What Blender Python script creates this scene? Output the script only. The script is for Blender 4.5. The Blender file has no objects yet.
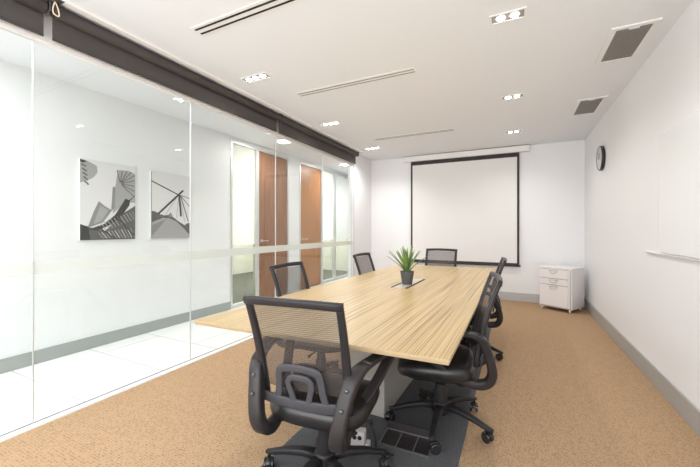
import bpy, bmesh, math, random
from mathutils import Vector, Matrix
random.seed(7)
C = bpy.context.scene.collection
PI = math.pi

# ------------------------------------------------------------------ materials
MATS = {}
def mat(name, col, rough=0.6, metal=0.0, spec=0.5, emit=None, estr=0.0, coat=0.0):
    m = bpy.data.materials.new(name); m.use_nodes = True
    b = m.node_tree.nodes['Principled BSDF']
    b.inputs['Base Color'].default_value = (*col, 1)
    b.inputs['Roughness'].default_value = rough
    b.inputs['Metallic'].default_value = metal
    b.inputs['Specular IOR Level'].default_value = spec
    if coat: b.inputs['Coat Weight'].default_value = coat
    if emit:
        b.inputs['Emission Color'].default_value = (*emit, 1)
        b.inputs['Emission Strength'].default_value = estr
    MATS[name] = m
    return m

def nt(m): return m.node_tree.nodes, m.node_tree.links
def bsdf(m): return m.node_tree.nodes['Principled BSDF']

def noise_bump(m, scale=40, strength=0.1, dist=0.002):
    n, l = nt(m)
    tc = n.new('ShaderNodeTexCoord'); no = n.new('ShaderNodeTexNoise'); bu = n.new('ShaderNodeBump')
    no.inputs['Scale'].default_value = scale; no.inputs['Detail'].default_value = 4
    bu.inputs['Strength'].default_value = strength; bu.inputs['Distance'].default_value = dist
    l.new(tc.outputs['Object'], no.inputs['Vector']); l.new(no.outputs['Fac'], bu.inputs['Height'])
    l.new(bu.outputs['Normal'], bsdf(m).inputs['Normal'])

def color_noise(m, c1, c2, scale=8, stretch=(1, 1, 1), detail=3, lo=0.35, hi=0.65):
    n, l = nt(m)
    tc = n.new('ShaderNodeTexCoord'); mp = n.new('ShaderNodeMapping'); no = n.new('ShaderNodeTexNoise'); cr = n.new('ShaderNodeValToRGB')
    mp.inputs['Scale'].default_value = stretch
    no.inputs['Scale'].default_value = scale; no.inputs['Detail'].default_value = detail
    cr.color_ramp.elements[0].position = lo; cr.color_ramp.elements[1].position = hi
    cr.color_ramp.elements[0].color = (*c1, 1); cr.color_ramp.elements[1].color = (*c2, 1)
    l.new(tc.outputs['Object'], mp.inputs['Vector']); l.new(mp.outputs[0], no.inputs['Vector'])
    l.new(no.outputs['Fac'], cr.inputs['Fac']); l.new(cr.outputs['Color'], bsdf(m).inputs['Base Color'])
    return cr

wall_m = mat('white_paint', (0.85, 0.855, 0.87), 0.5); noise_bump(wall_m, 60, 0.04)
ceil_m = mat('ceiling_paint', (0.84, 0.86, 0.89), 0.8)
corr_wall_m = mat('corridor_paint', (0.78, 0.795, 0.80), 0.45)
skirt_m = mat('grey_skirting', (0.39, 0.375, 0.36), 0.5)
skirt3_m = mat('pale_grey_skirting', (0.52, 0.52, 0.52), 0.5)
skirt2_m = mat('corridor_skirting_grey', (0.33, 0.355, 0.34), 0.5)
white_m = mat('white_trim', (0.85, 0.84, 0.83), 0.4)
cab_m = mat('white_cabinet_metal', (0.83, 0.80, 0.80), 0.35)
chrome_m = mat('brushed_chrome', (0.62, 0.61, 0.6), 0.28, 1.0)
alu_m = mat('aluminium', (0.66, 0.67, 0.67), 0.4, 0.6)
blind_m = mat('charcoal_blind_fabric', (0.075, 0.066, 0.064), 0.8); noise_bump(blind_m, 400, 0.15, 0.001)
blind_roll_m = mat('charcoal_blind_roll', (0.055, 0.046, 0.044), 0.7)
bracket_m = mat('dark_bracket', (0.12, 0.12, 0.13), 0.5, 0.5)
cream_m = mat('cream_cord', (0.75, 0.6, 0.42), 0.6)
plastic_m = mat('black_plastic', (0.018, 0.017, 0.019), 0.45, spec=0.3); noise_bump(plastic_m, 500, 0.12, 0.0006)
arm_m = mat('charcoal_arm_plastic', (0.029, 0.025, 0.026), 0.40, spec=0.3); noise_bump(arm_m, 500, 0.12, 0.0006)
frame_m = mat('charcoal_frame_plastic', (0.024, 0.022, 0.025), 0.36, spec=0.3)
lumbar_m = mat('grey_lumbar_plastic', (0.06, 0.06, 0.068), 0.4, spec=0.3)
leather_m = mat('black_leather', (0.018, 0.017, 0.018), 0.33); noise_bump(leather_m, 180, 0.18, 0.001)
shiny_m = mat('glossy_black', (0.02, 0.02, 0.022), 0.2)
bolt_m = mat('bolt_steel', (0.12, 0.12, 0.13), 0.3, 0.6)
ped_m = mat('pale_grey_laminate', (0.40, 0.385, 0.36), 0.5)
slot_m = mat('black_slot', (0.015, 0.015, 0.015), 0.8)
slot_grey_m = mat('grey_slot', (0.25, 0.24, 0.24), 0.7)
screen_m = mat('projection_fabric', (0.80, 0.79, 0.785), 0.9)
black_m = mat('screen_black_border', (0.045, 0.04, 0.04), 0.8)
board_m = mat('whiteboard_enamel', (0.86, 0.88, 0.885), 0.22)
clock_face_m = mat('clock_face_grey', (0.55, 0.56, 0.55), 0.15)
clock_rim_m = mat('clock_black_rim', (0.02, 0.02, 0.02), 0.35)
pot_m = mat('grey_pot', (0.075, 0.08, 0.083), 0.7)
soil_m = mat('dark_soil', (0.03, 0.02, 0.015), 1.0); noise_bump(soil_m, 90, 0.8, 0.01)
lamp_m = mat('lamp_glow', (1, 1, 1), 0.5, emit=(1.0, 0.96, 0.9), estr=30)
corr_lamp_m = mat('corridor_lamp_glow', (1, 1, 1), 0.5, emit=(1.0, 0.97, 0.9), estr=7)
housing_m = mat('downlight_housing', (0.30, 0.285, 0.27), 0.5)
pbox_m = mat('white_socket_plastic', (0.75, 0.70, 0.70), 0.4)
traydark_m = mat('dark_floor_box', (0.03, 0.024, 0.026), 0.5)
traycop_m = mat('floor_box_divider', (0.30, 0.27, 0.26), 0.4, 0.5)
rim_m = mat('floor_box_rim', (0.30, 0.30, 0.30), 0.35, 0.8)
office_m = mat('office_wall_paint', (0.80, 0.79, 0.72), 0.7)
office_floor_m = mat('office_carpet', (0.13, 0.135, 0.12), 0.9)
thresh_m = mat('threshold_white', (0.88, 0.87, 0.84), 0.4)
gasket_m = mat('grey_gasket', (0.14, 0.14, 0.14), 0.6)
g = [mat('print_grey_%s' % k, (v, v, v * 0.99), 0.7) for k, v in (('sky', 0.66), ('pale', 0.33), ('mid', 0.22), ('deep', 0.09), ('ink', 0.022))]

# carpet: tan loop pile with small dark flecks laid in rows
def carpet(name, base1, base2, fleck, scale=120, thr=0.40, mixf=0.62):
    m = mat(name, base1, 0.95, spec=0.1); n, l = nt(m)
    tc = n.new('ShaderNodeTexCoord')
    no = n.new('ShaderNodeTexNoise'); no.inputs['Scale'].default_value = 260; no.inputs['Detail'].default_value = 3
    cr = n.new('ShaderNodeValToRGB'); cr.color_ramp.elements[0].position = .35; cr.color_ramp.elements[1].position = .65
    cr.color_ramp.elements[0].color = (*base1, 1); cr.color_ramp.elements[1].color = (*base2, 1)
    l.new(tc.outputs['Object'], no.inputs['Vector']); l.new(no.outputs['Fac'], cr.inputs['Fac'])
    mp = n.new('ShaderNodeMapping'); mp.inputs['Scale'].default_value = (1.0, 0.55, 1)
    vo = n.new('ShaderNodeTexVoronoi'); vo.inputs['Scale'].default_value = scale; vo.inputs['Randomness'].default_value = 0.35
    l.new(tc.outputs['Object'], mp.inputs['Vector']); l.new(mp.outputs[0], vo.inputs['Vector'])
    lt = n.new('ShaderNodeMapRange'); lt.inputs[1].default_value = thr; lt.inputs[2].default_value = thr - 0.1
    l.new(vo.outputs['Distance'], lt.inputs[0])
    sc = n.new('ShaderNodeSeparateColor'); l.new(vo.outputs['Color'], sc.inputs[0])
    gt = n.new('ShaderNodeMath'); gt.operation = 'GREATER_THAN'; gt.inputs[1].default_value = 0.45
    l.new(sc.outputs[0], gt.inputs[0])
    mu = n.new('ShaderNodeMath'); mu.operation = 'MULTIPLY'; l.new(lt.outputs[0], mu.inputs[0]); l.new(gt.outputs[0], mu.inputs[1])
    m2 = n.new('ShaderNodeMath'); m2.operation = 'MULTIPLY'; m2.inputs[1].default_value = mixf; l.new(mu.outputs[0], m2.inputs[0])
    mx = n.new('ShaderNodeMix'); mx.data_type = 'RGBA'; l.new(m2.outputs[0], mx.inputs[0])
    l.new(cr.outputs['Color'], mx.inputs[6]); mx.inputs[7].default_value = (*fleck, 1)
    l.new(mx.outputs[2], bsdf(m).inputs['Base Color'])
    bu = n.new('ShaderNodeBump'); bu.inputs['Strength'].default_value = .5; bu.inputs['Distance'].default_value = .004
    l.new(no.outputs['Fac'], bu.inputs['Height']); l.new(bu.outputs[0], bsdf(m).inputs['Normal'])
    return m
carpet_m = carpet('tan_flecked_carpet', (0.33, 0.215, 0.125), (0.56, 0.385, 0.235), (0.13, 0.075, 0.05))
mat_m = carpet('grey_floor_mat', (0.07, 0.072, 0.077), (0.15, 0.153, 0.16), (0.05, 0.05, 0.055), 120)

# striped zebrano laminate, grain along Y
wood_m = mat('striped_oak_laminate', (0.6, 0.42, 0.22), 0.34, spec=0.45)
def grain():
    n, l = nt(wood_m); tc = n.new('ShaderNodeTexCoord')
    mp = n.new('ShaderNodeMapping'); mp.inputs['Scale'].default_value = (105, .55, 1)
    n1 = n.new('ShaderNodeTexNoise'); n1.inputs['Scale'].default_value = 1.5; n1.inputs['Detail'].default_value = 4; n1.inputs['Distortion'].default_value = .3
    cr = n.new('ShaderNodeValToRGB'); e = cr.color_ramp.elements
    e[0].position = .33; e[0].color = (0.16, 0.10, 0.042, 1); e[1].position = .66; e[1].color = (0.63, 0.475, 0.255, 1)
    k = e.new(.45); k.color = (0.49, 0.35, 0.175, 1)
    l.new(tc.outputs['Object'], mp.inputs['Vector']); l.new(mp.outputs[0], n1.inputs['Vector']); l.new(n1.outputs['Fac'], cr.inputs['Fac'])
    l.new(cr.outputs[0], bsdf(wood_m).inputs['Base Color'])
grain()
wood_edge_m = mat('oak_edge', (0.40, 0.30, 0.17), 0.5)
door_m = mat('walnut_door_veneer', (0.3, 0.15, 0.08), 0.4); color_noise(door_m, (0.20, 0.095, 0.05), (0.30, 0.15, 0.085), 5, (3, 8, .5))
door2_m = mat('cherry_door_veneer', (0.4, 0.2, 0.09), 0.4); color_noise(door2_m, (0.36, 0.16, 0.06), (0.47, 0.225, 0.095), 5, (3, 8, .5))
leaf_m = mat('aloe_leaf', (0.2, 0.4, 0.05), 0.4)
cr_ = color_noise(leaf_m, (0.10, 0.17, 0.05), (0.24, 0.42, 0.06), 9)
leaf2_m = mat('aloe_leaf_dark', (0.07, 0.11, 0.06), 0.45)

# polished pale floor tiles
tile_m = mat('white_floor_tile', (0.85, 0.86, 0.85), 0.3)
def tiles():
    n, l = nt(tile_m); tc = n.new('ShaderNodeTexCoord'); br = n.new('ShaderNodeTexBrick')
    mp = n.new('ShaderNodeMapping'); mp.inputs['Location'].default_value = (0.15, -0.12, 0)
    br.offset = 0.5; br.inputs['Scale'].default_value = 1.0
    br.inputs['Brick Width'].default_value = 1.2; br.inputs['Row Height'].default_value = 0.6; br.inputs['Mortar Size'].default_value = 0.006
    br.inputs['Color1'].default_value = (.84, .85, .845, 1); br.inputs['Color2'].default_value = (.81, .825, .82, 1); br.inputs['Mortar'].default_value = (.5, .5, .48, 1)
    l.new(tc.outputs['Object'], mp.inputs['Vector']); l.new(mp.outputs[0], br.inputs['Vector']); l.new(br.outputs['Color'], bsdf(tile_m).inputs['Base Color'])
tiles()

def glass_mat(name, tint, gloss_boost=1.0, rough=0.0, ior=1.45):
    m = bpy.data.materials.new(name); m.use_nodes = True; n, l = nt(m); n.clear()
    out = n.new('ShaderNodeOutputMaterial'); mx = n.new('ShaderNodeMixShader'); tr = n.new('ShaderNodeBsdfTransparent'); gl = n.new('ShaderNodeBsdfGlossy')
    lw = n.new('ShaderNodeLayerWeight'); lw.inputs['Blend'].default_value = .5
    pw = n.new('ShaderNodeMath'); pw.operation = 'POWER'; pw.inputs[1].default_value = 5.0; l.new(lw.outputs['Facing'], pw.inputs[0])
    fr = n.new('ShaderNodeMath'); fr.operation = 'MULTIPLY_ADD'; fr.inputs[1].default_value = .55; fr.inputs[2].default_value = .035; l.new(pw.outputs[0], fr.inputs[0])
    mu = n.new('ShaderNodeMath'); mu.operation = 'MULTIPLY'; mu.inputs[1].default_value = gloss_boost; mu.use_clamp = True
    tr.inputs['Color'].default_value = (*tint, 1); gl.inputs['Roughness'].default_value = rough
    l.new(fr.outputs[0], mu.inputs[0]); l.new(mu.outputs[0], mx.inputs[0]); l.new(tr.outputs[0], mx.inputs[1]); l.new(gl.outputs[0], mx.inputs[2]); l.new(mx.outputs[0], out.inputs[0])
    return m
glass_m = glass_mat('clear_partition_glass', (0.962, 0.972, 0.967), 0.9)
def film_mat(name, col, tfac, transl=0.5):
    m = bpy.data.materials.new(name); m.use_nodes = True; n, l = nt(m); n.clear()
    out = n.new('ShaderNodeOutputMaterial'); m1 = n.new('ShaderNodeMixShader'); m2 = n.new('ShaderNodeMixShader')
    d = n.new('ShaderNodeBsdfDiffuse'); t = n.new('ShaderNodeBsdfTranslucent'); tp = n.new('ShaderNodeBsdfTransparent')
    d.inputs[0].default_value = (*col, 1); t.inputs[0].default_value = (*col, 1)
    m1.inputs[0].default_value = transl; l.new(d.outputs[0], m1.inputs[1]); l.new(t.outputs[0], m1.inputs[2])
    m2.inputs[0].default_value = tfac; l.new(m1.outputs[0], m2.inputs[1]); l.new(tp.outputs[0], m2.inputs[2]); l.new(m2.outputs[0], out.inputs[0])
    return m
band_m = film_mat('frosted_band_film', (0.80, 0.82, 0.79), 0.35)
frost_m = film_mat('frosted_office_glass', (0.84, 0.85, 0.81), 0.30)
frostlow_m = glass_mat('office_low_glass', (0.80, 0.82, 0.78), 1.0)
frostgrey_m = film_mat('frosted_pale_glass', (0.70, 0.73, 0.73), 0.30)

# chair mesh weave: see-through net
def net():
    m = bpy.data.materials.new('chair_back_net'); m.use_nodes = True; n, l = nt(m)
    b = bsdf(m); b.inputs['Base Color'].default_value = (0.07, 0.058, 0.054, 1); b.inputs['Roughness'].default_value = .6
    out = n['Material Output']; mx = n.new('ShaderNodeMixShader'); tp = n.new('ShaderNodeBsdfTransparent')
    tc = n.new('ShaderNodeTexCoord'); wv = n.new('ShaderNodeTexWave'); wv.wave_type = 'BANDS'; wv.bands_direction = 'Z'; wv.inputs['Scale'].default_value = 34; wv.inputs['Distortion'].default_value = 0
    mr = n.new('ShaderNodeMapRange'); mr.inputs[3].default_value = .28; mr.inputs[4].default_value = .50
    l.new(tc.outputs['Object'], wv.inputs['Vector']); l.new(wv.outputs['Fac'], mr.inputs[0]); l.new(mr.outputs[0], mx.inputs[0])
    l.new(b.outputs[0], mx.inputs[1]); l.new(tp.outputs[0], mx.inputs[2]); l.new(mx.outputs[0], out.inputs[0])
    return m
net_m = net()
# perforated return-air grille
grille_m = mat('grille_mesh_grey', (0.2, 0.19, 0.18), 0.6)
def gril():
    n, l = nt(grille_m); tc = n.new('ShaderNodeTexCoord'); ck = n.new('ShaderNodeTexChecker'); ck.inputs['Scale'].default_value = 90
    ck.inputs['Color1'].default_value = (.30, .28, .265, 1); ck.inputs['Color2'].default_value = (.13, .12, .115, 1)
    l.new(tc.outputs['Object'], ck.inputs['Vector']); l.new(ck.outputs[0], bsdf(grille_m).inputs['Base Color'])
gril()

# ------------------------------------------------------------------ helpers
def obj(name, bm, m, parent=None, smooth=False, bevel=0.0, seg=2):
    me = bpy.data.meshes.new(name)
    bmesh.ops.recalc_face_normals(bm, faces=bm.faces)
    bm.to_mesh(me); bm.free()
    for mm in (m if isinstance(m, list) else [m]): me.materials.append(mm)
    if smooth:
        for p in me.polygons: p.use_smooth = True
    o = bpy.data.objects.new(name, me); C.objects.link(o)
    if parent: o.parent = parent
    if bevel:
        b = o.modifiers.new('bevel', 'BEVEL'); b.width = bevel; b.segments = seg; b.limit_method = 'ANGLE'; b.angle_limit = math.radians(40)
        for p in me.polygons: p.use_smooth = True
        w = o.modifiers.new('wn', 'WEIGHTED_NORMAL'); w.keep_sharp = True
    return o
def thing(name, label, cat, loc=(0, 0, 0), rotz=0, group=None):
    o = bpy.data.objects.new(name, None); C.objects.link(o); o.location = loc; o.rotation_euler = (0, 0, rotz)
    o.empty_display_size = .1
    return tag(o, label, cat, group)
def tag(o, label, cat, group=None):
    o['label'] = label; o['category'] = cat
    if group: o['group'] = group
    return o
def struct(name, bm, m, parent=None, **k):
    o = obj(name, bm, m, parent, **k)
    if not parent: o['kind'] = 'structure'
    return o
def box(bm, x0, x1, y0, y1, z0, z1, mi=0, M=None):
    r = bmesh.ops.create_cube(bm, size=1)
    bmesh.ops.scale(bm, vec=(x1 - x0, y1 - y0, z1 - z0), verts=r['verts'])
    bmesh.ops.translate(bm, vec=((x0 + x1) / 2, (y0 + y1) / 2, (z0 + z1) / 2), verts=r['verts'])
    if M: bmesh.ops.transform(bm, matrix=M, verts=r['verts'])
    for v in r['verts']:
        for f in v.link_faces: f.material_index = mi
    return bm
def bx(*a, **k): return box(bmesh.new(), *a, **k)
def lathe(bm, prof, cx=0, cy=0, seg=24, cap=True, M=None):
    rings = []
    for r, z in prof:
        rings.append([bm.verts.new((cx + r * math.cos(2 * PI * i / seg), cy + r * math.sin(2 * PI * i / seg), z)) for i in range(seg)])
    for a, b in zip(rings, rings[1:]):
        for i in range(seg): bm.faces.new((a[i], a[(i + 1) % seg], b[(i + 1) % seg], b[i]))
    if cap:
        bm.faces.new(rings[0][::-1]); bm.faces.new(rings[-1])
    if M: bmesh.ops.transform(bm, matrix=M, verts=[v for r in rings for v in r])
    return bm
def rrect(w, h, r=0.3, n=2):
    """rounded rectangle section; r is a fraction of the smaller side"""
    rr = r * min(w, h); pts = []
    for sx, sy, a0 in ((1, 1, 0), (-1, 1, 90), (-1, -1, 180), (1, -1, 270)):
        for k in range(n + 1):
            a = math.radians(a0 + 90 * k / n)
            pts.append((sx * (w / 2 - rr) + rr * math.cos(a), sy * (h / 2 - rr) + rr * math.sin(a)))
    return pts
def sweep(bm, pts, sizes, side=Vector((1, 0, 0)), closed=False, r=0.35, n=2):
    """sweep a rounded rectangle; sizes = (along side, thickness) per point"""
    N = len(pts); pts = [Vector(p) for p in pts]; rings = []
    if isinstance(sizes, tuple): sizes = [sizes] * N
    for i in range(N):
        a = pts[(i - 1) % N] if (closed or i > 0) else pts[i]
        b = pts[(i + 1) % N] if (closed or i < N - 1) else pts[i]
        t = (b - a).normalized(); nn = t.cross(side).normalized(); s = nn.cross(t).normalized()
        rings.append([bm.verts.new(pts[i] + s * u + nn * v) for u, v in rrect(*sizes[i], r, n)])
    M = len(rings[0])
    for i in range(N if closed else N - 1):
        p, q = rings[i], rings[(i + 1) % N]
        for j in range(M): bm.faces.new((p[j], p[(j + 1) % M], q[(j + 1) % M], q[j]))
    if not closed:
        bm.faces.new(rings[0][::-1]); bm.faces.new(rings[-1])
    return bm
def tube(bm, pts, rad, seg=10, closed=False):
    N = len(pts); pts = [Vector(p) for p in pts]; rings = []; up = None
    for i in range(N):
        a = pts[(i - 1) % N] if (closed or i > 0) else pts[i]
        b = pts[(i + 1) % N] if (closed or i < N - 1) else pts[i]
        t = (b - a).normalized()
        if up is None: up = t.orthogonal().normalized()
        up = (up - t * up.dot(t)).normalized(); w = t.cross(up)
        rr = rad[i] if isinstance(rad, (list, tuple)) else rad
        rings.append([bm.verts.new(pts[i] + (up * math.cos(2 * PI * k / seg) + w * math.sin(2 * PI * k / seg)) * rr) for k in range(seg)])
    for i in range(N if closed else N - 1):
        p, q = rings[i], rings[(i + 1) % N]
        for j in range(seg): bm.faces.new((p[j], p[(j + 1) % seg], q[(j + 1) % seg], q[j]))
    if not closed:
        bm.faces.new(rings[0][::-1]); bm.faces.new(rings[-1])
    return bm
def smooth_pts(P, k=6, closed=False):
    """Catmull-Rom"""
    P = [Vector(p) for p in P]; N = len(P); out = []
    for i in range(N if closed else N - 1):
        g_ = lambda j: P[j % N] if closed else P[max(0, min(N - 1, j))]
        p0, p1, p2, p3 = g_(i - 1), g_(i), g_(i + 1), g_(i + 2)
        for s in range(k):
            t = s / k
            out.append(0.5 * ((2 * p1) + (p2 - p0) * t + (2 * p0 - 5 * p1 + 4 * p2 - p3) * t * t + (3 * p1 - p0 - 3 * p2 + p3) * t ** 3))
    if not closed: out.append(P[-1])
    return out
def dup(root, loc, rotz, label, group=None):
    r = root.copy(); C.objects.link(r); r.location = loc; r.rotation_euler = (0, 0, rotz); r['label'] = label
    if group: r['group'] = group
    for ch in list(root.children):
        c = ch.copy(); C.objects.link(c); c.parent = r
        for gc in list(ch.children):
            d = gc.copy(); C.objects.link(d); d.parent = c
    return r

# ------------------------------------------------------------------ the setting
XL, XR, YB, ZC, YR = -2.75, 1.01, 6.52, 2.70, -1.6
XC = -4.0            # corridor wall
struct('floor', bx(XL + .045, XR, YR, YB, -.05, 0), carpet_m)
struct('ceiling', bx(XL, XR, YR, YB, ZC, ZC + .1), ceil_m)
struct('wall_back', bx(XL - .1, XR + .1, YB, YB + .1, 0, ZC), wall_m)
struct('wall_right', bx(XR, XR + .1, YR, YB, 0, ZC), wall_m)
struct('wall_rear', bx(XL - .1, XR + .1, YR - .1, YR, 0, ZC), wall_m)
struct('wall_left', bx(XL - .1, XL + .03, 5.69, YB, 0, ZC), wall_m)
struct('wall_header', bx(XL - .04, XL + .03, YR, 5.69, 2.474, ZC), white_m)
struct('baseboard_back', bx(XL + .03, XR - .015, YB - .015, YB, 0, .15), skirt3_m, bevel=.003)
struct('baseboard_right', bx(XR - .015, XR, YR, YB, 0, .15), skirt_m, bevel=.003)
struct('baseboard_left', bx(XL + .03, XL + .045, 5.69, YB - .015, 0, .15), skirt_m, bevel=.003)
b = bmesh.new(); sweep(b, [(XL + .19, YR, ZC - .008), (XL + .19, 5.72, ZC - .008)], (.05, .022)); sweep(b, [(XL + .145, YR, ZC - .005), (XL + .145, 5.72, ZC - .005)], (.02, .012))
struct('trim_1', b, white_m)
# glazed partition: floor channel, head rail, end post
struct('trim_2', bx(XL - .006, XL + .045, YR, 5.69, 0, .012), thresh_m)
b = bx(XL - .022, XL - .0065, YR, 5.69, 0, .013); struct('trim_3', b, gasket_m)
struct('trim_4', bx(XL - .03, XL + .02, YR, 5.69, 2.452, 2.474), white_m, bevel=.004)
struct('trim_5', bx(XL - .03, XL + .03, 5.645, 5.69, .012, 2.452), alu_m, bevel=.004)
joints = [-1.5, -.2, 1.012, 2.16, 3.41, 4.57, 5.645]
for i, (a, c) in enumerate(zip(joints, joints[1:])):
    w = struct('window_%d' % (i + 1), bx(XL - .006, XL + .006, a + .003, c - .003, .014, 2.452), glass_m)
    bb = bx(XL + .0065, XL + .0085, a + .004, c - .004, .965, 1.045)
    struct('frosted_band', bb, band_m, w)
    bb = bx(XL - .007, XL + .007, c - .0025, c + .0025, .014, 2.452)
    if c < 5.6: struct('trim_%d' % (i + 20), bb, alu_m)

# ---- corridor
YE = 9.0
struct('floor_corridor', bx(XC, XL - .022, YR, YE, -.05, 0), tile_m)
struct('ceiling_corridor', bx(XC - .1, XL - .04, YR, YE, 2.72, 2.82), ceil_m)
b = bx(XC - .1, XC, YR, 3.86, 0, 2.72); struct('wall_corridor', b, corr_wall_m)
b = bx(XC - .1, XC, 5.36, 5.73, 0, 2.66); box(b, XC - .1, XC, 8.12, YE, 0, 2.66); box(b, XC - .1, XC, 3.86, YE, 2.66, 2.72)
struct('wall_corridor_far', b, corr_wall_m)
struct('wall_corridor_end', bx(XC - .1, XL, YE, YE + .1, 0, 2.72), corr_wall_m)
struct('wall_corridor_inner', bx(XL - .04, XL, YB + .1, YE, 0, 2.72), corr_wall_m)
struct('baseboard_corridor', bx(XC, XC + .015, YR, 3.86, 0, .125), skirt2_m, bevel=.003)
# frames round the openings
def frame(n, y0, y1, wid=.035, rail=None):
    b = bx(XC - .06, XC + .012, y0, y0 + wid, 0, 2.66); box(b, XC - .06, XC + .012, y1 - wid, y1, 0, 2.66); box(b, XC - .06, XC + .012, y0 + wid, y1 - wid, 2.62, 2.66)
    if rail: box(b, XC - .05, XC + .012, y0 + wid, y1 - wid, 0, .06)
    struct('trim_%d' % n, b, alu_m)
frame(6, 3.86, 4.47, rail=1); frame(7, 4.47, 5.36); frame(8, 5.73, 6.62); frame(9, 6.62, 7.24, rail=1); frame(10, 7.24, 8.12, rail=1)
def office_window(n, y0, y1, m):
    w = struct('window_%d' % n, bx(XC - .03, XC - .02, y0 + .035, y1 - .035, 1.0, 2.62), m)
    struct('lower_pane', bx(XC - .03, XC - .02, y0 + .035, y1 - .035, .06, .998), frostlow_m, w)
office_window(7, 3.86, 4.47, frost_m); office_window(8, 6.62, 7.24, frost_m); office_window(9, 7.24, 8.12, frostgrey_m)
def door(n, y0, y1, m):
    d = struct('door_%d' % n, bx(XC - .05, XC - .01, y0 + .037, y1 - .037, .01, 2.618), m)
    b = bmesh.new()
    lathe(b, [(.026, 0), (.026, .008)], M=Matrix.Translation((XC - .01, y0 + .12, 1.05)) @ Matrix.Rotation(PI / 2, 4, 'Y'))
    tube(b, [(XC - .01, y0 + .12, 1.05), (XC + .04, y0 + .12, 1.05), (XC + .045, y0 + .14, 1.05), (XC + .045, y0 + .24, 1.05)], .009)
    struct('door_handle', b, chrome_m, d, smooth=True)
door(1, 4.47, 5.36, door_m); door(2, 5.73, 6.62, door2_m)
# office behind the corridor
b = bx(-7.1, -7.0, 3.4, YE, 0, 2.7); box(b, -7.0, XC - .1, 3.3, 3.4, 0, 2.7); box(b, -7.0, XC - .1, YE, YE + .1, 0, 2.7)
struct('wall_office', b, office_m)
struct('floor_office', bx(-7, XC - .1, 3.4, YE, -.05, 0), office_floor_m)
struct('ceiling_office', bx(-7, XC - .1, 3.4, YE, 2.7, 2.8), ceil_m)

# ------------------------------------------------------------------ blinds
def blind(y0, y1, label):
    t = thing('roller_blind', label, 'blind', (XL + .08, (y0 + y1) / 2, 2.474), 0, 'charcoal roller blinds over the glass wall')
    h = (y1 - y0) / 2
    o = obj('roller_tube', lathe(bmesh.new(), [(.038, -h + .01), (.042, -h + .02), (.042, h - .02), (.038, h - .01)], seg=24, M=Matrix.Translation((.02, 0, .175)) @ Matrix.Rotation(-PI / 2, 4, 'X')), blind_roll_m, t, smooth=False)
    for p in o.data.polygons: p.use_smooth = abs(p.normal.y) < .5
    obj('blind_fabric', bx(-.012, -.008, -h + .008, h - .008, .012, .18), blind_m, t)
    obj('bottom_bar', bx(-.018, -.002, -h + .008, h - .008, 0, .014), blind_roll_m, t, bevel=.003)
    for s in (-1, 1):
        obj('bracket', bx(-.01, .06, s * h - .004, s * h + .004, .145, .225), bracket_m, t, bevel=.002)
    return t
blind(-1.45, 1.045, 'charcoal roller blind at the near left corner, cut by the frame edge')
blind(1.075, 3.35, 'long middle charcoal roller blind above the glass and two framed prints')
blind(3.385, 5.66, 'far charcoal roller blind nearest the projection screen wall')
# ceiling fixing and its looped cord
t = thing('cable_clip', 'dark metal clip under the ceiling with a looped cream cord', 'clip', (XL + .16, 1.06, ZC))
obj('clip_plate', bx(-.045, .05, -.03, .03, -.020, -.016), bracket_m, t)
b = tube(bmesh.new(), smooth_pts([(0, 0, -.02), (.012, .01, -.06), (0, .02, -.10), (-.02, 0, -.085), (-.01, -.005, -.05), (0, 0, -.02)], 5), .004, 8)
obj('cord_loop', b, cream_m, t, smooth=True)

# ------------------------------------------------------------------ ceiling fittings
def downlight(x, y, n, label, power=19):
    L = .085 * n + .03
    t = thing('recessed_downlight', label, 'ceiling light', (x, y, ZC), 0, '%s-lamp recessed downlights' % ('three' if n == 3 else 'two'))
    b = bmesh.new(); h, w = L / 2 + .012, .055
    for a in ((-h, h, -w, -w + .012), (-h, h, w - .012, w), (-h, -h + .012, -w + .012, w - .012), (h - .012, h, -w + .012, w - .012)): box(b, *a, -.006, 0)
    obj('trim_frame', b, white_m, t)
    obj('housing', bx(-h + .012, h - .012, -w + .012, w - .012, -.003, -.0005), housing_m, t)
    for i in range(n):
        px = (i - (n - 1) / 2) * .085
        obj('lamp', lathe(bmesh.new(), [(.022, -.009), (.027, -.0035)], cx=px, seg=20), lamp_m, t)
    ld = bpy.data.lights.new('downlight_beam', 'SPOT'); ld.energy = power * n; ld.spot_size = math.radians(150); ld.spot_blend = 1; ld.shadow_soft_size = .018; ld.color = (1, .965, .93)
    lo = bpy.data.objects.new('downlight_beam', ld); C.objects.link(lo); lo.parent = t; lo.location = (0, 0, -.035)
downlight(-2.22, 2.46, 3, 'three-lamp recessed downlight nearest the camera beside the blinds')
downlight(-2.26, 3.98, 3, 'middle three-lamp recessed downlight along the blinds')
downlight(-2.28, 5.52, 3, 'three-lamp recessed downlight in the far corner by the blind end')
downlight(-.045, 2.51, 2, 'two-lamp recessed downlight nearest the camera, left of the big grille')
downlight(-.025, 4.05, 2, 'middle two-lamp recessed downlight left of the smaller grille')
downlight(-.02, 5.50, 2, 'two-lamp recessed downlight just in front of the projection screen')

def slot(y, x0, x1, label, sm, w, g_=.05):
    t = thing('slot_diffuser', label, 'air vent', ((x0 + x1) / 2, y, ZC), 0, 'linear slot air diffusers')
    h = (x1 - x0) / 2
    obj('diffuser_frame', bx(-h - .012, h + .012, -g_ / 2 - .03, g_ / 2 + .03, -.004, 0), white_m, t)
    for s in (-1, 1): obj('slot', bx(-h, h, s * g_ / 2 - w / 2, s * g_ / 2 + w / 2, -.007, -.0045), sm, t)
slot(1.70, -2.08, -.82, 'black double slot diffuser at the top of the picture', slot_m, .014)
slot(2.98, -2.08, -.82, 'pale double slot diffuser in mid ceiling', slot_grey_m, .010)
slot(5.0, -2.02, -.80, 'farthest slot diffuser, in front of the screen casing', slot_grey_m, .012)

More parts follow.
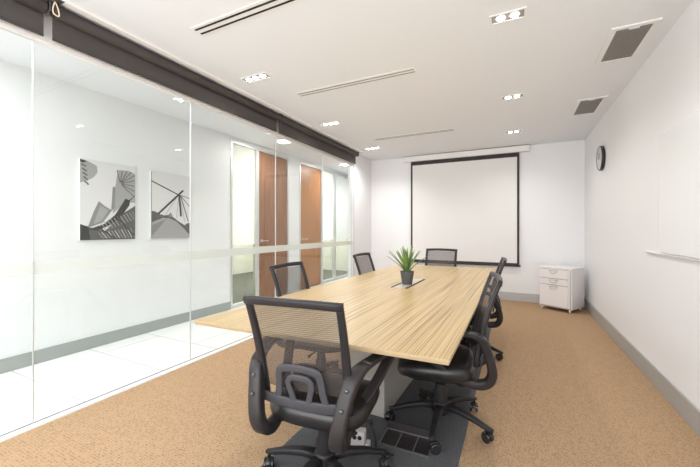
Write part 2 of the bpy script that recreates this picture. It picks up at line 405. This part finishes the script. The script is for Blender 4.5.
def ceil_grille(x0, x1, y0, y1, label):
    cx, cy = (x0 + x1) / 2, (y0 + y1) / 2; a, c = (x1 - x0) / 2, (y1 - y0) / 2
    t = thing('air_grille', label, 'air vent', (cx, cy, ZC), 0, 'grey return air grilles')
    b = bmesh.new(); f = .035
    for q in ((-a - f, a + f, -c - f, -c), (-a - f, a + f, c, c + f), (-a - f, -a, -c, c), (a, a + f, -c, c)): box(b, *q, -.010, 0)
    obj('grille_frame', b, white_m, t)
    obj('grille_mesh', bx(-a, a, -c, c, -.006, -.001), grille_m, t)
    obj('latch', bx(-.03, .03, -c - .002, -c + .018, -.012, -.0065), white_m, t)
ceil_grille(.66, .87, 3.03, 3.54, 'large grey ceiling grille nearer the camera by the right wall')
ceil_grille(.66, .87, 4.51, 5.03, 'smaller looking grey ceiling grille farther back near the clock')

for y, l in ((4.50, 'round corridor ceiling light outside the walnut door'), (6.70, 'round corridor ceiling light outside the far frosted panes')):
    t = thing('corridor_downlight', l, 'ceiling light', (-3.45, y, 2.72), 0, 'round corridor ceiling lights')
    obj('rim', lathe(bmesh.new(), [(.12, -.008), (.13, 0)], seg=28), white_m, t)
    obj('lamp', lathe(bmesh.new(), [(.10, -.014), (.10, -.009)], seg=28), corr_lamp_m, t)

# ------------------------------------------------------------------ projection screen
YS = YB
t = thing('projection_screen', 'large pull-down projection screen with black border on the back wall', 'projection screen', (-.93, YS, 0))
sx0, sx1 = -1.02, 1.10   # casing
obj('casing', bx(-1.06, 1.15, -.10, -.002, 2.585, 2.69), white_m, t, bevel=.012, seg=3)
W0, W1, Z0, Z1 = -.92, .995, .635, 2.585
obj('screen_fabric', bx(W0 + .035, W1 - .035, -.058, -.054, Z0 + .03, Z1 - .075), screen_m, t)
b = bmesh.new(); box(b, W0, W0 + .035, -.058, -.054, Z0, Z1); box(b, W1 - .035, W1, -.058, -.054, Z0, Z1); box(b, W0 + .035, W1 - .035, -.058, -.054, Z1 - .075, Z1); box(b, W0 + .035, W1 - .035, -.058, -.054, Z0, Z0 + .03)
obj('black_border', b, black_m, t)
obj('bottom_bar', bx(W0 - .02, W1 + .02, -.068, -.044, Z0 - .03, Z0 - .001), black_m, t, bevel=.005)

# ------------------------------------------------------------------ whiteboard, clock
t = thing('whiteboard', 'glossy frameless whiteboard on the right wall', 'whiteboard', (XR, 0, 0))
obj('board_panel', bx(-.022, -.006, .8, 3.34, 1.075, 1.97), board_m, t, bevel=.003)
obj('backing_board', bx(-.006, -.0005, .7, 3.68, 1.055, 2.05), wall_m, t)
obj('pen_ledge', bx(-.022, -.006, .8, 3.66, 1.060, 1.068), white_m, t, bevel=.003)

t = thing('wall_clock', 'round clock with black rim high on the right wall', 'clock', (XR, 5.28, 2.165))
R_ = Matrix.Rotation(-PI / 2, 4, 'Y')
obj('clock_rim', lathe(bmesh.new(), [(.150, .001), (.158, .008), (.158, .036), (.153, .042), (.150, .036)], seg=48, cap=False, M=R_), clock_rim_m, t, smooth=True)
obj('clock_face', lathe(bmesh.new(), [(.151, .002), (.151, .038), (.12, .042)], seg=48, M=R_), clock_face_m, t)
b = bmesh.new()
box(b, -.046, -.044, -.004, .004, -.01, .08, M=Matrix.Rotation(math.radians(50), 4, 'X')); box(b, -.049, -.047, -.003, .003, -.01, .115, M=Matrix.Rotation(math.radians(-20), 4, 'X'))
obj('clock_hands', b, clock_rim_m, t)

# ------------------------------------------------------------------ prints
def print_on(name, y0, y1, z0, z1, polys, label):
    t = thing(name, label, 'picture', (XC, (y0 + y1) / 2, z0), 0, 'black and white prints on the corridor wall')
    w, h = y1 - y0, z1 - z0
    obj('canvas', bx(.0005, .03, -w / 2, w / 2, 0, h), g[0], t)
    b = bmesh.new()
    for i, (mi, P) in enumerate(polys):
        x = .0303 + i * .00006
        vs = [b.verts.new((x, (u - .5) * w, v * h)) for u, v in P]
        f = b.faces.new(vs); f.material_index = mi
    me = bpy.data.meshes.new('printed_image'); b.to_mesh(me); b.free()
    for mm in g: me.materials.append(mm)
    o = bpy.data.objects.new('printed_image', me); C.objects.link(o); o.parent = t
def line(a, b_, w, aspect=.62):
    d = Vector((b_[0] - a[0], (b_[1] - a[1]) / aspect)).normalized(); n_ = Vector((-d.y, d.x)) * w / 2
    q = lambda p, s: (min(1, max(0, p[0] + s * n_.x)), min(1, max(0, p[1] + s * n_.y * aspect)))
    return [q(a, 1), q(b_, 1), q(b_, -1), q(a, -1)]
P = [(1, [(0, .99), (0, .70), (.10, .73), (.22, .78), (.29, .85), (.28, .93), (.15, .97)]),
     (4, [(0, .99), (.12, .975), (.06, .95), (0, .955)])]
for k in range(5): P.append((3, line((.02 + .012 * k, .93 - .05 * k), (.10 + .01 * k, .905 - .055 * k), .03)))
P += [(1, [(.66, .92), (.85, .93), (1, .90), (1, .50), (.82, .50), (.56, .34), (.60, .66), (.63, .80)])]
for k in range(9):
    a = math.radians(100 - 17 * k); P.append((3, line((.70 + .03 * math.cos(a), .74 + .02 * math.sin(a)), (min(.99, .70 + .34 * math.cos(a)), min(.92, max(.52, .74 + .26 * math.sin(a)))), .016)))
P += [(2, [(.56, .69), (.61, .69), (.60, .42), (.53, .37)]),
      (2, [(.31, .49), (.42, .43), (.55, .38), (.38, .22), (.12, .15), (.22, .35)]), (1, [(.34, .44), (.48, .38), (.36, .24), (.22, .2)])]
P += [(3, [(0, 0), (0, .2), (.14, .16), (.42, .11), (.72, .33), (1, .46), (1, 0)]),
      (4, [(.12, .13), (.40, .20), (.60, .32), (.78, .52), (.80, .55), (.90, .53), (.88, .46), (.74, .32), (.52, .19), (.30, .12)]),
      (4, [(0, 0), (0, .19), (.13, .17), (.17, .0)])]
P.append((4, line((.84, .50), (1, .60), .02)))
for k in range(11):
    u = .34 + k * .06; P.append((1, line((u, .22 + .016 * k), (u + .10, .12 + .016 * k), .015))); P.append((0 if k % 2 else 1, line((u - .04, .09 + .006 * k), (u + .05, .02), .012)))
P.append((4, line((.30, .16), (.62, .0), .03))); P.append((4, line((.62, .30), (.98, .05), .025)))
print_on('picture', 1.83, 2.38, 1.14, 1.98, P, 'black and white print of curved modern roofs, left on corridor wall')
Q = [(1, [(0, .26), (.14, .28), (.36, .31), (.58, .27), (.80, .16), (1, .06), (1, 0), (0, 0)]),
     (3, [(0, .41), (.10, .40), (.22, .36), (.30, .35), (.28, .305), (.12, .27), (0, .23)]),
     (3, [(.30, .345), (.45, .36), (.55, .32), (.70, .25), (.85, .20), (1, .16), (1, .03), (.80, .16), (.60, .265), (.42, .305), (.28, .305)]),
     (3, [(.86, .22), (1, .25), (1, .04), (.88, .10)]), (2, [(0, .19), (.36, .29), (0, .02)]),
     (2, [(.42, .36), (.46, .40), (.50, .37), (.52, .33), (.44, .32)]),
     (4, line((0, .85), (.68, .68), .028)), (4, line((.17, .37), (.80, .76), .045)), (4, line((.69, .68), (.74, .34), .05)),
     (4, line((.72, .68), (.94, .26), .022)), (3, line((.70, .68), (.97, .64), .018)), (3, line((.74, .66), (.97, .51), .018)),
     (3, line((.66, .67), (.34, .36), .008)), (3, line((.68, .67), (.62, .32), .008)), (3, line((.70, .66), (.84, .26), .008)),
     (2, [(0, .985), (.015, .985), (.015, 0), (0, 0)])]
print_on('picture', 2.57, 3.12, 1.14, 1.97, Q, 'black and white print of a cable bridge mast over a path')

# ------------------------------------------------------------------ drawer cabinet
t = thing('drawer_cabinet', 'small white metal drawer cabinet on castors in the back right corner', 'cabinet', (.752, 5.87, 0), math.radians(-31))
cw, cd, z0, z1 = .475, .40, .05, .665      # local: front right lower corner at origin, body extends to -x and +y
obj('cabinet_body', bx(-cw, 0, .004, cd, z0, z1 - .018), cab_m, t, bevel=.006, seg=3)
obj('cabinet_top', bx(-cw - .006, .006, -.008, cd + .002, z1 - .018, z1 + .004), cab_m, t, bevel=.005, seg=3)
dz = [(.50, .64), (.40, .495), (.07, .395)]
seam_m = mat('cabinet_seam', (.32, .30, .30), .7)
obj('seam', bx(-cw + .02, -.02, -.0005, .0045, z0 + .01, z1 - .025), seam_m, t)
for a, c in dz:
    d = obj('drawer', bx(-cw + .024, -.05, -.014, -.001, a, c - .003), cab_m, t, bevel=.003)
    zc = c - .028
    cx = (-cw - .026) / 2
    b = tube(bmesh.new(), smooth_pts([(cx - .055, -.014, zc + .006), (cx - .05, -.034, zc - .004), (cx - .025, -.042, zc - .030), (cx + .025, -.042, zc - .030), (cx + .05, -.034, zc - .004), (cx + .055, -.014, zc + .006)], 4), .005, 8)
    obj('handle', b, chrome_m, d, smooth=True)
    obj('label_holder', bx(cx - .05, cx + .05, -.018, -.0145, zc + .002, zc + .010), chrome_m, d)
b = bx(-.047, -.022, -.012, -.001, .07, .64); obj('lock_strip', b, cab_m, t, bevel=.003)
for x_, y_ in ((-cw + .04, .035), (-.04, .035), (-cw + .04, cd - .04), (-.04, cd - .04)):
    b = lathe(bmesh.new(), [(.021, -.009), (.023, -.005), (.023, .005), (.021, .009)], seg=18, M=Matrix.Translation((x_, y_, .023)) @ Matrix.Rotation(PI / 2, 4, 'Y'))
    box(b, x_ - .014, x_ + .014, y_ - .016, y_ + .016, .04, .05)
    obj('castor', b, white_m, t)

# ------------------------------------------------------------------ floor mat, floor box, power block
o = obj('floor_mat', bx(-1.20, -.27, .3, 4.7, 0, .004), mat_m); tag(o, 'long dark grey carpet runner under the table', 'rug')
t = thing('floor_box', 'open dark floor outlet box with dividers beside near right castors', 'floor box', (-.57, 1.90, .004), math.radians(2))
b = bmesh.new()
for q in ((-.145, .145, -.085, -.078), (-.145, .145, .078, .085), (-.145, -.138, -.078, .078), (.138, .145, -.078, .078)): box(b, *q, 0, .010)
obj('box_rim', b, rim_m, t)
obj('box_tray', bx(-.138, .138, -.078, .078, 0, .002), traydark_m, t)
for x_ in (-.045, .055): obj('divider', bx(x_ - .002, x_ + .002, -.078, .078, .002, .009), traycop_m, t)
obj('lid', bx(-.14, .14, .080, .086, .010, .055), traydark_m, t)
t = thing('power_block', 'white power outlet block on the runner behind the nearest chair base', 'power outlet', (-.80, 1.74, .004), math.radians(12))
obj('housing', bx(-.045, .035, -.03, .03, 0, .10), pbox_m, t, bevel=.006)
for x_ in (-.022, .008): obj('socket', lathe(bmesh.new(), [(.012, 0), (.012, .003)], seg=14, M=Matrix.Translation((x_, -.030, .07)) @ Matrix.Rotation(PI / 2, 4, 'X')), slot_m, t)
obj('switch', bx(.040, .062, -.03, .02, 0, .04), pbox_m, t, bevel=.004)
b = tube(bmesh.new(), smooth_pts([(-.085, -.02, .02), (-.08, -.01, .10), (-.02, 0, .16), (.05, .01, .15), (.09, 0, .07), (.11, -.02, .008), (.2, -.03, .007)], 6), .006, 8)
obj('power_cord', b, slot_m, t, smooth=True)

# ------------------------------------------------------------------ table
TA = math.radians(-1.2)
t = thing('boardroom_table', 'long boardroom table with striped light wood top on a grey plinth', 'table', (-.92, 1.30, 0), TA)
TW, TL = .70, 3.38
def quad_slab(P, z0, z1):
    b = bmesh.new(); lo = [b.verts.new((x, y, z0)) for x, y in P]; hi = [b.verts.new((x, y, z1)) for x, y in P]
    b.faces.new(lo[::-1]); b.faces.new(hi)
    for i in range(4): b.faces.new((lo[i], lo[(i + 1) % 4], hi[(i + 1) % 4], hi[i]))
    return b
TQ = [(-.70, -.02), (.690, .055), (.622, 3.50), (-.69, 3.38)]
b = quad_slab(TQ, .724, .74)
b.normal_update()
for f in b.faces: f.material_index = 0 if abs(f.normal.z) > .5 else 1
obj('tabletop', b, [wood_m, wood_edge_m], t, bevel=.0025)
obj('edge_band', quad_slab([(x * .993, y + (.006 if y < 1 else -.006)) for x, y in TQ], .716, .7238), wood_edge_m, t)
for y0 in (.78, 2.05):
    b = bx(-.13, .13, y0, y0 + .78, .004, .69); obj('plinth', b, ped_m, t, bevel=.004)
obj('beam', bx(-.05, .05, .35, TL - .35, .675, .712), ped_m, t)
for y0, y1 in ((.40, .80), (TL - .80, TL - .40)):
    for s in (-1, 1):
        obj('support_rail', bx(min(s * .05, s * .55), max(s * .05, s * .55), (y0 + y1) / 2 - .025, (y0 + y1) / 2 + .025, .69, .7125), ped_m, t)
# cable flap let into the top
obj('cable_tray', bx(-.082, .042, 1.50, 2.10, .7402, .7418), mat('satin_inlay', (.58, .52, .45), .3, .3), t)
for x_ in (-.085, .046): obj('cable_slot', bx(x_ - .009, x_ + .009, 1.50, 2.10, .7402, .7430), slot_m, t)

# ------------------------------------------------------------------ plant
PS = .96
t = thing('potted_aloe', 'small green aloe in a grey tapered pot on the table', 'plant', (-.90, 3.02, .743))
obj('pot', lathe(bmesh.new(), [(.045, 0), (.048, .004), (.066, .118), (.068, .125), (.062, .125), (.058, .11)], seg=36, cap=False), pot_m, t, smooth=True)
obj('pot_base', lathe(bmesh.new(), [(.046, .0008), (.046, .003)], seg=24), pot_m, t)
obj('soil', lathe(bmesh.new(), [(.059, .106), (.05, .114)], seg=24), soil_m, t)
def leaf(az, lean, L, w, m):
    b = bmesh.new(); n_ = 9; rows = []
    d = Vector((math.cos(az), math.sin(az), 0)); s = Vector((-d.y, d.x, 0))
    for i in range(n_):
        u = i / (n_ - 1); r = .010 + 1.22 * L * math.sin(lean) * (u ** 1.25); z = .108 + 1.22 * L * math.cos(lean) * u * (1 - .12 * u * math.sin(lean))
        c = d * r + Vector((0, 0, z)); ww = w * (1 - u ** 2.2) * (.8 + .3 * u) + .0006
        up = d * -.35
        rows.append([b.verts.new(c - s * ww + up * ww * .9), b.verts.new(c - s * ww * .5 - up * ww * .2), b.verts.new(c - up * ww * .9), b.verts.new(c + s * ww * .5 - up * ww * .2), b.verts.new(c + s * ww + up * ww * .9)])
    for p, q in zip(rows, rows[1:]):
        for j in range(4): b.faces.new((p[j], p[j + 1], q[j + 1], q[j]))
    o = obj('leaf', b, m, t, smooth=True)
    so = o.modifiers.new('thick', 'SOLIDIFY'); so.thickness = .003
for k in range(8): leaf(k * 2.4, .16 + .05 * (k % 3), .205 + .02 * (k % 2), .0145, leaf_m)
for k in range(11): leaf(k * .571 + .3, .42 + .11 * (k % 3), .20 + .02 * (k % 3), .0125, leaf_m if k % 3 else leaf2_m)
leaf(math.radians(26), .82, .235, .011, leaf2_m); leaf(math.radians(205), .80, .21, .011, leaf2_m); leaf(math.radians(215), .66, .23, .011, leaf2_m)

t.scale = (PS,) * 3
# ------------------------------------------------------------------ office chair (faces +Y)
def se_ring(bm, a, b_, z, e=4.0, n=48, cy=0, bow=0.0):
    out = []
    for i in range(n):
        th = 2 * PI * i / n; c, s = math.cos(th), math.sin(th)
        x = a * math.copysign(abs(c) ** (2 / e), c); y = b_ * math.copysign(abs(s) ** (2 / e), s)
        zz = z - bow * max(0, (y / b_)) ** 3
        out.append(bm.verts.new((x, y + cy, zz)))
    return out
def loft(bm, rings, capb=True, capt=True):
    n = len(rings[0])
    for p, q in zip(rings, rings[1:]):
        for j in range(n): bm.faces.new((p[j], p[(j + 1) % n], q[(j + 1) % n], q[j]))
    if capb: bm.faces.new(rings[0][::-1])
    if capt: bm.faces.new(rings[-1])

def back_y(z):   # rear lean of the backrest, slight S curve
    u = (z - .48) / .48
    return -.200 - .06 * u - .070 * u * u
def make_chair(label):
    t = thing('office_chair', label, 'chair', group='black mesh office chairs')
    # seat cushion, domed with a waterfall front
    b = bmesh.new(); cy = .03
    rings = [se_ring(b, .215, .205, .362, 4, cy=cy, bow=.015), se_ring(b, .238, .228, .375, 4, cy=cy, bow=.02), se_ring(b, .245, .235, .405, 4, cy=cy, bow=.03),
             se_ring(b, .240, .230, .438, 4, cy=cy, bow=.035), se_ring(b, .215, .205, .456, 4, cy=cy, bow=.035), se_ring(b, .15, .14, .461, 3.5, cy=cy, bow=.02), se_ring(b, .06, .06, .458, 3, cy=cy, bow=0)]
    loft(b, rings); seat = obj('seat', b, leather_m, t, smooth=True)
    b = bmesh.new(); rings = [se_ring(b, .15, .15, .338, 4, cy=cy), se_ring(b, .205, .195, .348, 4, cy=cy), se_ring(b, .21, .20, .361, 4, cy=cy)]
    loft(b, rings); obj('seat_pan', b, plastic_m, t, smooth=False)
    # tilt mechanism, lever, column
    b = bx(-.07, .07, -.10, .13, .30, .338); obj('tilt_mechanism', b, plastic_m, t, bevel=.01)
    b = tube(bmesh.new(), [(.06, .02, .32), (.20, .03, .32), (.24, .03, .318)], [.006, .006, .011]); obj('lever', b, plastic_m, t, smooth=True)
    b = lathe(bmesh.new(), [(.042, .10), (.042, .21), (.034, .22), (.034, .26), (.022, .262), (.022, .303)], seg=24); o = obj('gas_column', b, plastic_m, t, bevel=.001)
    # five-star base
    b = lathe(bmesh.new(), [(.052, .072), (.056, .085), (.054, .135), (.044, .148)], seg=28); obj('base_hub', b, plastic_m, t, bevel=.002)
    for k in range(5):
        a = PI / 2 + k * 2 * PI / 5 + CH_ROT; d = Vector((math.cos(a), math.sin(a), 0)); s = Vector((-d.y, d.x, 0))
        b = bmesh.new()
        pts = [d * .035 + Vector((0, 0, .118)), d * .12 + Vector((0, 0, .122)), d * .22 + Vector((0, 0, .104)), d * .30 + Vector((0, 0, .080)), d * .33 + Vector((0, 0, .075))]
        sweep(b, pts, [(.056, .040), (.050, .034), (.042, .028), (.034, .022), (.024, .016)], side=s, r=.3)
        obj('base_leg', b, plastic_m, t, smooth=True)
        # castor: twin wheels, hood, stem
        sw = a + 1.1 + k * .9; M = Matrix.Translation((d.x * .315, d.y * .315, 0)) @ Matrix.Rotation(sw, 4, 'Z')
        b = bmesh.new(); lathe(b, [(.0075, .05), (.0075, .075)], seg=10, M=M)
        hood = [(.020 + .032 * math.cos(th_), 0, .028 + .032 * math.sin(th_)) for th_ in [math.radians(q) for q in range(10, 181, 17)]]
        sweep(b, [M @ Vector(p) for p in hood], (.022, .005), side=(M.to_3x3() @ Vector((0, 1, 0))))
        cst = obj('castor', b, shiny_m, t, smooth=True)
        for s_ in (-1, 1):
            b = lathe(bmesh.new(), [(.012, -.006), (.025, -.0065), (.028, -.004), (.028, .004), (.025, .0065), (.012, .006)], seg=24,
                      M=M @ Matrix.Translation((.020, s_ * .018, .028)) @ Matrix.Rotation(PI / 2, 4, 'X'))
            obj('wheel', b, shiny_m, cst, bevel=0)
    # backrest frame: two tapering uprights and a top bar
    b = bmesh.new()
    hw = lambda z: .204 + .008 * (z - .48) / .48
    for s_ in (-1, 1):
        zs = [.47 + .485 * i / 12 for i in range(13)]
        sweep(b, [(s_ * hw(z), back_y(z) - .0, z) for z in zs], [(.042 - .012 * i / 12, .028 - .006 * i / 12) for i in range(13)], r=.3)
    zt = .945
    xs = [-.226 + .452 * i / 14 for i in range(15)]
    sweep(b, [(x, back_y(zt) - .018 * (1 - (x / .226) ** 2), zt + .006 * (1 - (x / .226) ** 2)) for x in xs], (.034, .024), side=Vector((0, -.22, 1)).normalized(), r=.3)
    obj('back_frame', b, frame_m, t, smooth=True)
    # net panel
    b = bmesh.new(); rows = []
    for i in range(15):
        z = .54 + (.93 - .54) * i / 14; row = []
        for j in range(17):
            u = -1 + 2 * j / 16; row.append(b.verts.new((u * (hw(z) - .008), back_y(z) - .016 * (1 - u * u) + .002, z)))
        rows.append(row)
    for p, q in zip(rows, rows[1:]):
        for j in range(16): b.faces.new((p[j], p[j + 1], q[j + 1], q[j]))
    obj('mesh_panel', b, net_m, t, smooth=True)
    # lumbar plate: lower bar, outer arch, inner arch
    b = bmesh.new(); ly = lambda x, z: back_y(z) - .026 - .012 * (1 - (x / .22) ** 2)
    def rib(P, sz): 
        pp = smooth_pts([(x, ly(x, z), z) for x, z in P], 5); sweep(b, pp, sz, side=Vector((0, 1, .12)).normalized(), r=.3)
    rib([(-.204, .500), (-.11, .492), (0, .488), (.11, .492), (.204, .500)], (.013, .046))
    rib([(-.118, .50), (-.106, .55), (-.098, .625), (-.078, .650), (0, .658), (.078, .650), (.098, .625), (.106, .55), (.118, .50)], (.010, .032))
    rib([(-.034, .50), (-.048, .55), (-.056, .585), (-.040, .610), (0, .615), (.040, .610), (.056, .585), (.048, .55), (.034, .50)], (.012, .027))
    obj('lumbar_support', b, lumbar_m, t, smooth=True)
    # loop armrests
    for s_ in (-1, 1):
        P = [(.20, .648), (.10, .668), (-.05, .668), (-.17, .660), (-.228, .630), (-.256, .57), (-.280, .49), (-.288, .42), (-.262, .368), (-.20, .352), (-.12, .372), (-.04, .425), (.05, .495), (.13, .565), (.19, .615)]
        xin = lambda z, y=-.27: .172 + (.058 + .085 * min(1, max(0, (y + .25) / .30))) * min(1, max(0, (z - .35) / .30)) ** .9
        path = smooth_pts([(s_ * xin(z, y), y, z) for y, z in P], 4, closed=True)
        sizes = []
        for p in path:
            top = min(1, max(0, (p.z - .62) / .05)); rear = min(1, max(0, (-p.y - .14) / .08))
            low = min(1, max(0, (.46 - p.z) / .08)); sizes.append((.048 + .006 * top + .014 * rear, .028 - .006 * top + .022 * rear * (1 - top) + .014 * low * (1 - rear)))
        b = bmesh.new(); sweep(b, path, sizes, closed=True, r=.22)
        arm = obj('armrest', b, arm_m, t, smooth=True)
        b = bmesh.new(); sweep(b, smooth_pts([(s_ * .312, .15, .672), (s_ * .310, .06, .681), (s_ * .298, -.05, .682), (s_ * .262, -.15, .674)], 4), (.052, .010), r=.4)
        obj('arm_pad', b, leather_m, arm, smooth=True)
        for z, y in ((.60, -.274), (.53, -.300)):
            b = lathe(bmesh.new(), [(.0085, 0), (.0085, .005), (.004, .007)], seg=14, M=Matrix.Translation((s_ * xin(z), y + .002, z)) @ Matrix.Rotation(PI / 2, 4, 'X'))
            obj('bolt', b, bolt_m, arm, smooth=True)
        b = bmesh.new(); sweep(b, [(s_ * .20, -.14, .345), (s_ * .08, -.05, .325)], (.05, .010), side=Vector((0, 1, 0))); obj('arm_bracket', b, plastic_m, arm)
    return t
CH_ROT = .35
chair = make_chair('mesh-back office chair seen from behind at the near end of table')
chair.location = (-.85, 1.435, 0.004); chair.rotation_euler = (0, 0, math.radians(6))
G = 'black mesh office chairs'
rc = dup(chair, (-.43, 2.19, .004), math.radians(99), 'black office chair at the near right side of table, whole castor base showing', G)
for c in rc.children:      # its star base stands swivelled against the seat
    if c.name.split('.')[0] in ('base_leg', 'castor'): c.rotation_euler = (0, 0, math.radians(-9))
dup(chair, (-.425, 3.55, 0.004), math.radians(94), 'black office chair on right side of table, second from camera', G)
dup(chair, (-1.395, 2.30, 0), math.radians(-88), 'black mesh office chair on left side of table, in front of walnut door', G)
dup(chair, (-1.315, 3.64, 0), math.radians(-90), 'black mesh office chair at far left side of table by the glass end', G)
dup(chair, (-.98, 4.72, 0), math.radians(180), 'black office chair at far end of table under the projection screen', G)

# ------------------------------------------------------------------ lights, world, camera
def area(name, loc, rot, sx, sy, e, col=(1, 1, 1)):
    ld = bpy.data.lights.new(name, 'AREA'); ld.shape = 'RECTANGLE'; ld.size = sx; ld.size_y = sy; ld.energy = e; ld.color = col
    o = bpy.data.objects.new(name, ld); C.objects.link(o); o.location = loc; o.rotation_euler = rot
area('rear_fill_light', (-.9, YR + .05, 1.5), (PI / 2, 0, 0), 3.4, 2.2, 112, (.96, .98, 1))  # unseen soft fill added behind the camera; the rear wall is solid
area('corridor_fill_light', (-3.38, -.3, 2.70), (0, 0, 0), 1.0, 2.0, 62, (.97, .99, 1))  # added out of view to brighten the near corridor, no fitting modelled
area('corridor_mid_light', (-3.45, 4.5, 2.69), (0, 0, 0), .2, .2, 16, (1, .98, .95))
area('corridor_far_light', (-3.45, 6.7, 2.69), (0, 0, 0), .2, .2, 16, (1, .98, .95))
area('office_light', (-5.5, 5.4, 2.68), (0, 0, 0), .3, 2.6, 130, (1, .98, .92))
area('office_far_light', (-5.2, 7.8, 2.68), (0, 0, 0), .3, 1.6, 70, (1, 1, 1))

w = bpy.data.worlds.new('world'); bpy.context.scene.world = w; w.use_nodes = True
w.node_tree.nodes['Background'].inputs[0].default_value = (1, 1, 1, 1); w.node_tree.nodes['Background'].inputs[1].default_value = .9

cam = bpy.data.cameras.new('camera'); co = bpy.data.objects.new('camera', cam); C.objects.link(co)
cam.sensor_width = 36; cam.lens = 334 / 700 * 36; cam.shift_y = -4 / 700; cam.clip_start = .05
co.location = (0, 0, 1.25); co.rotation_euler = (PI / 2, 0, math.radians(26.3))
sc = bpy.context.scene; sc.camera = co
sc.view_settings.view_transform = 'Standard'; sc.view_settings.look = 'None'; sc.view_settings.exposure = 0.17
sc.cycles.max_bounces = 10; sc.cycles.transparent_max_bounces = 16; sc.cycles.use_denoising = True
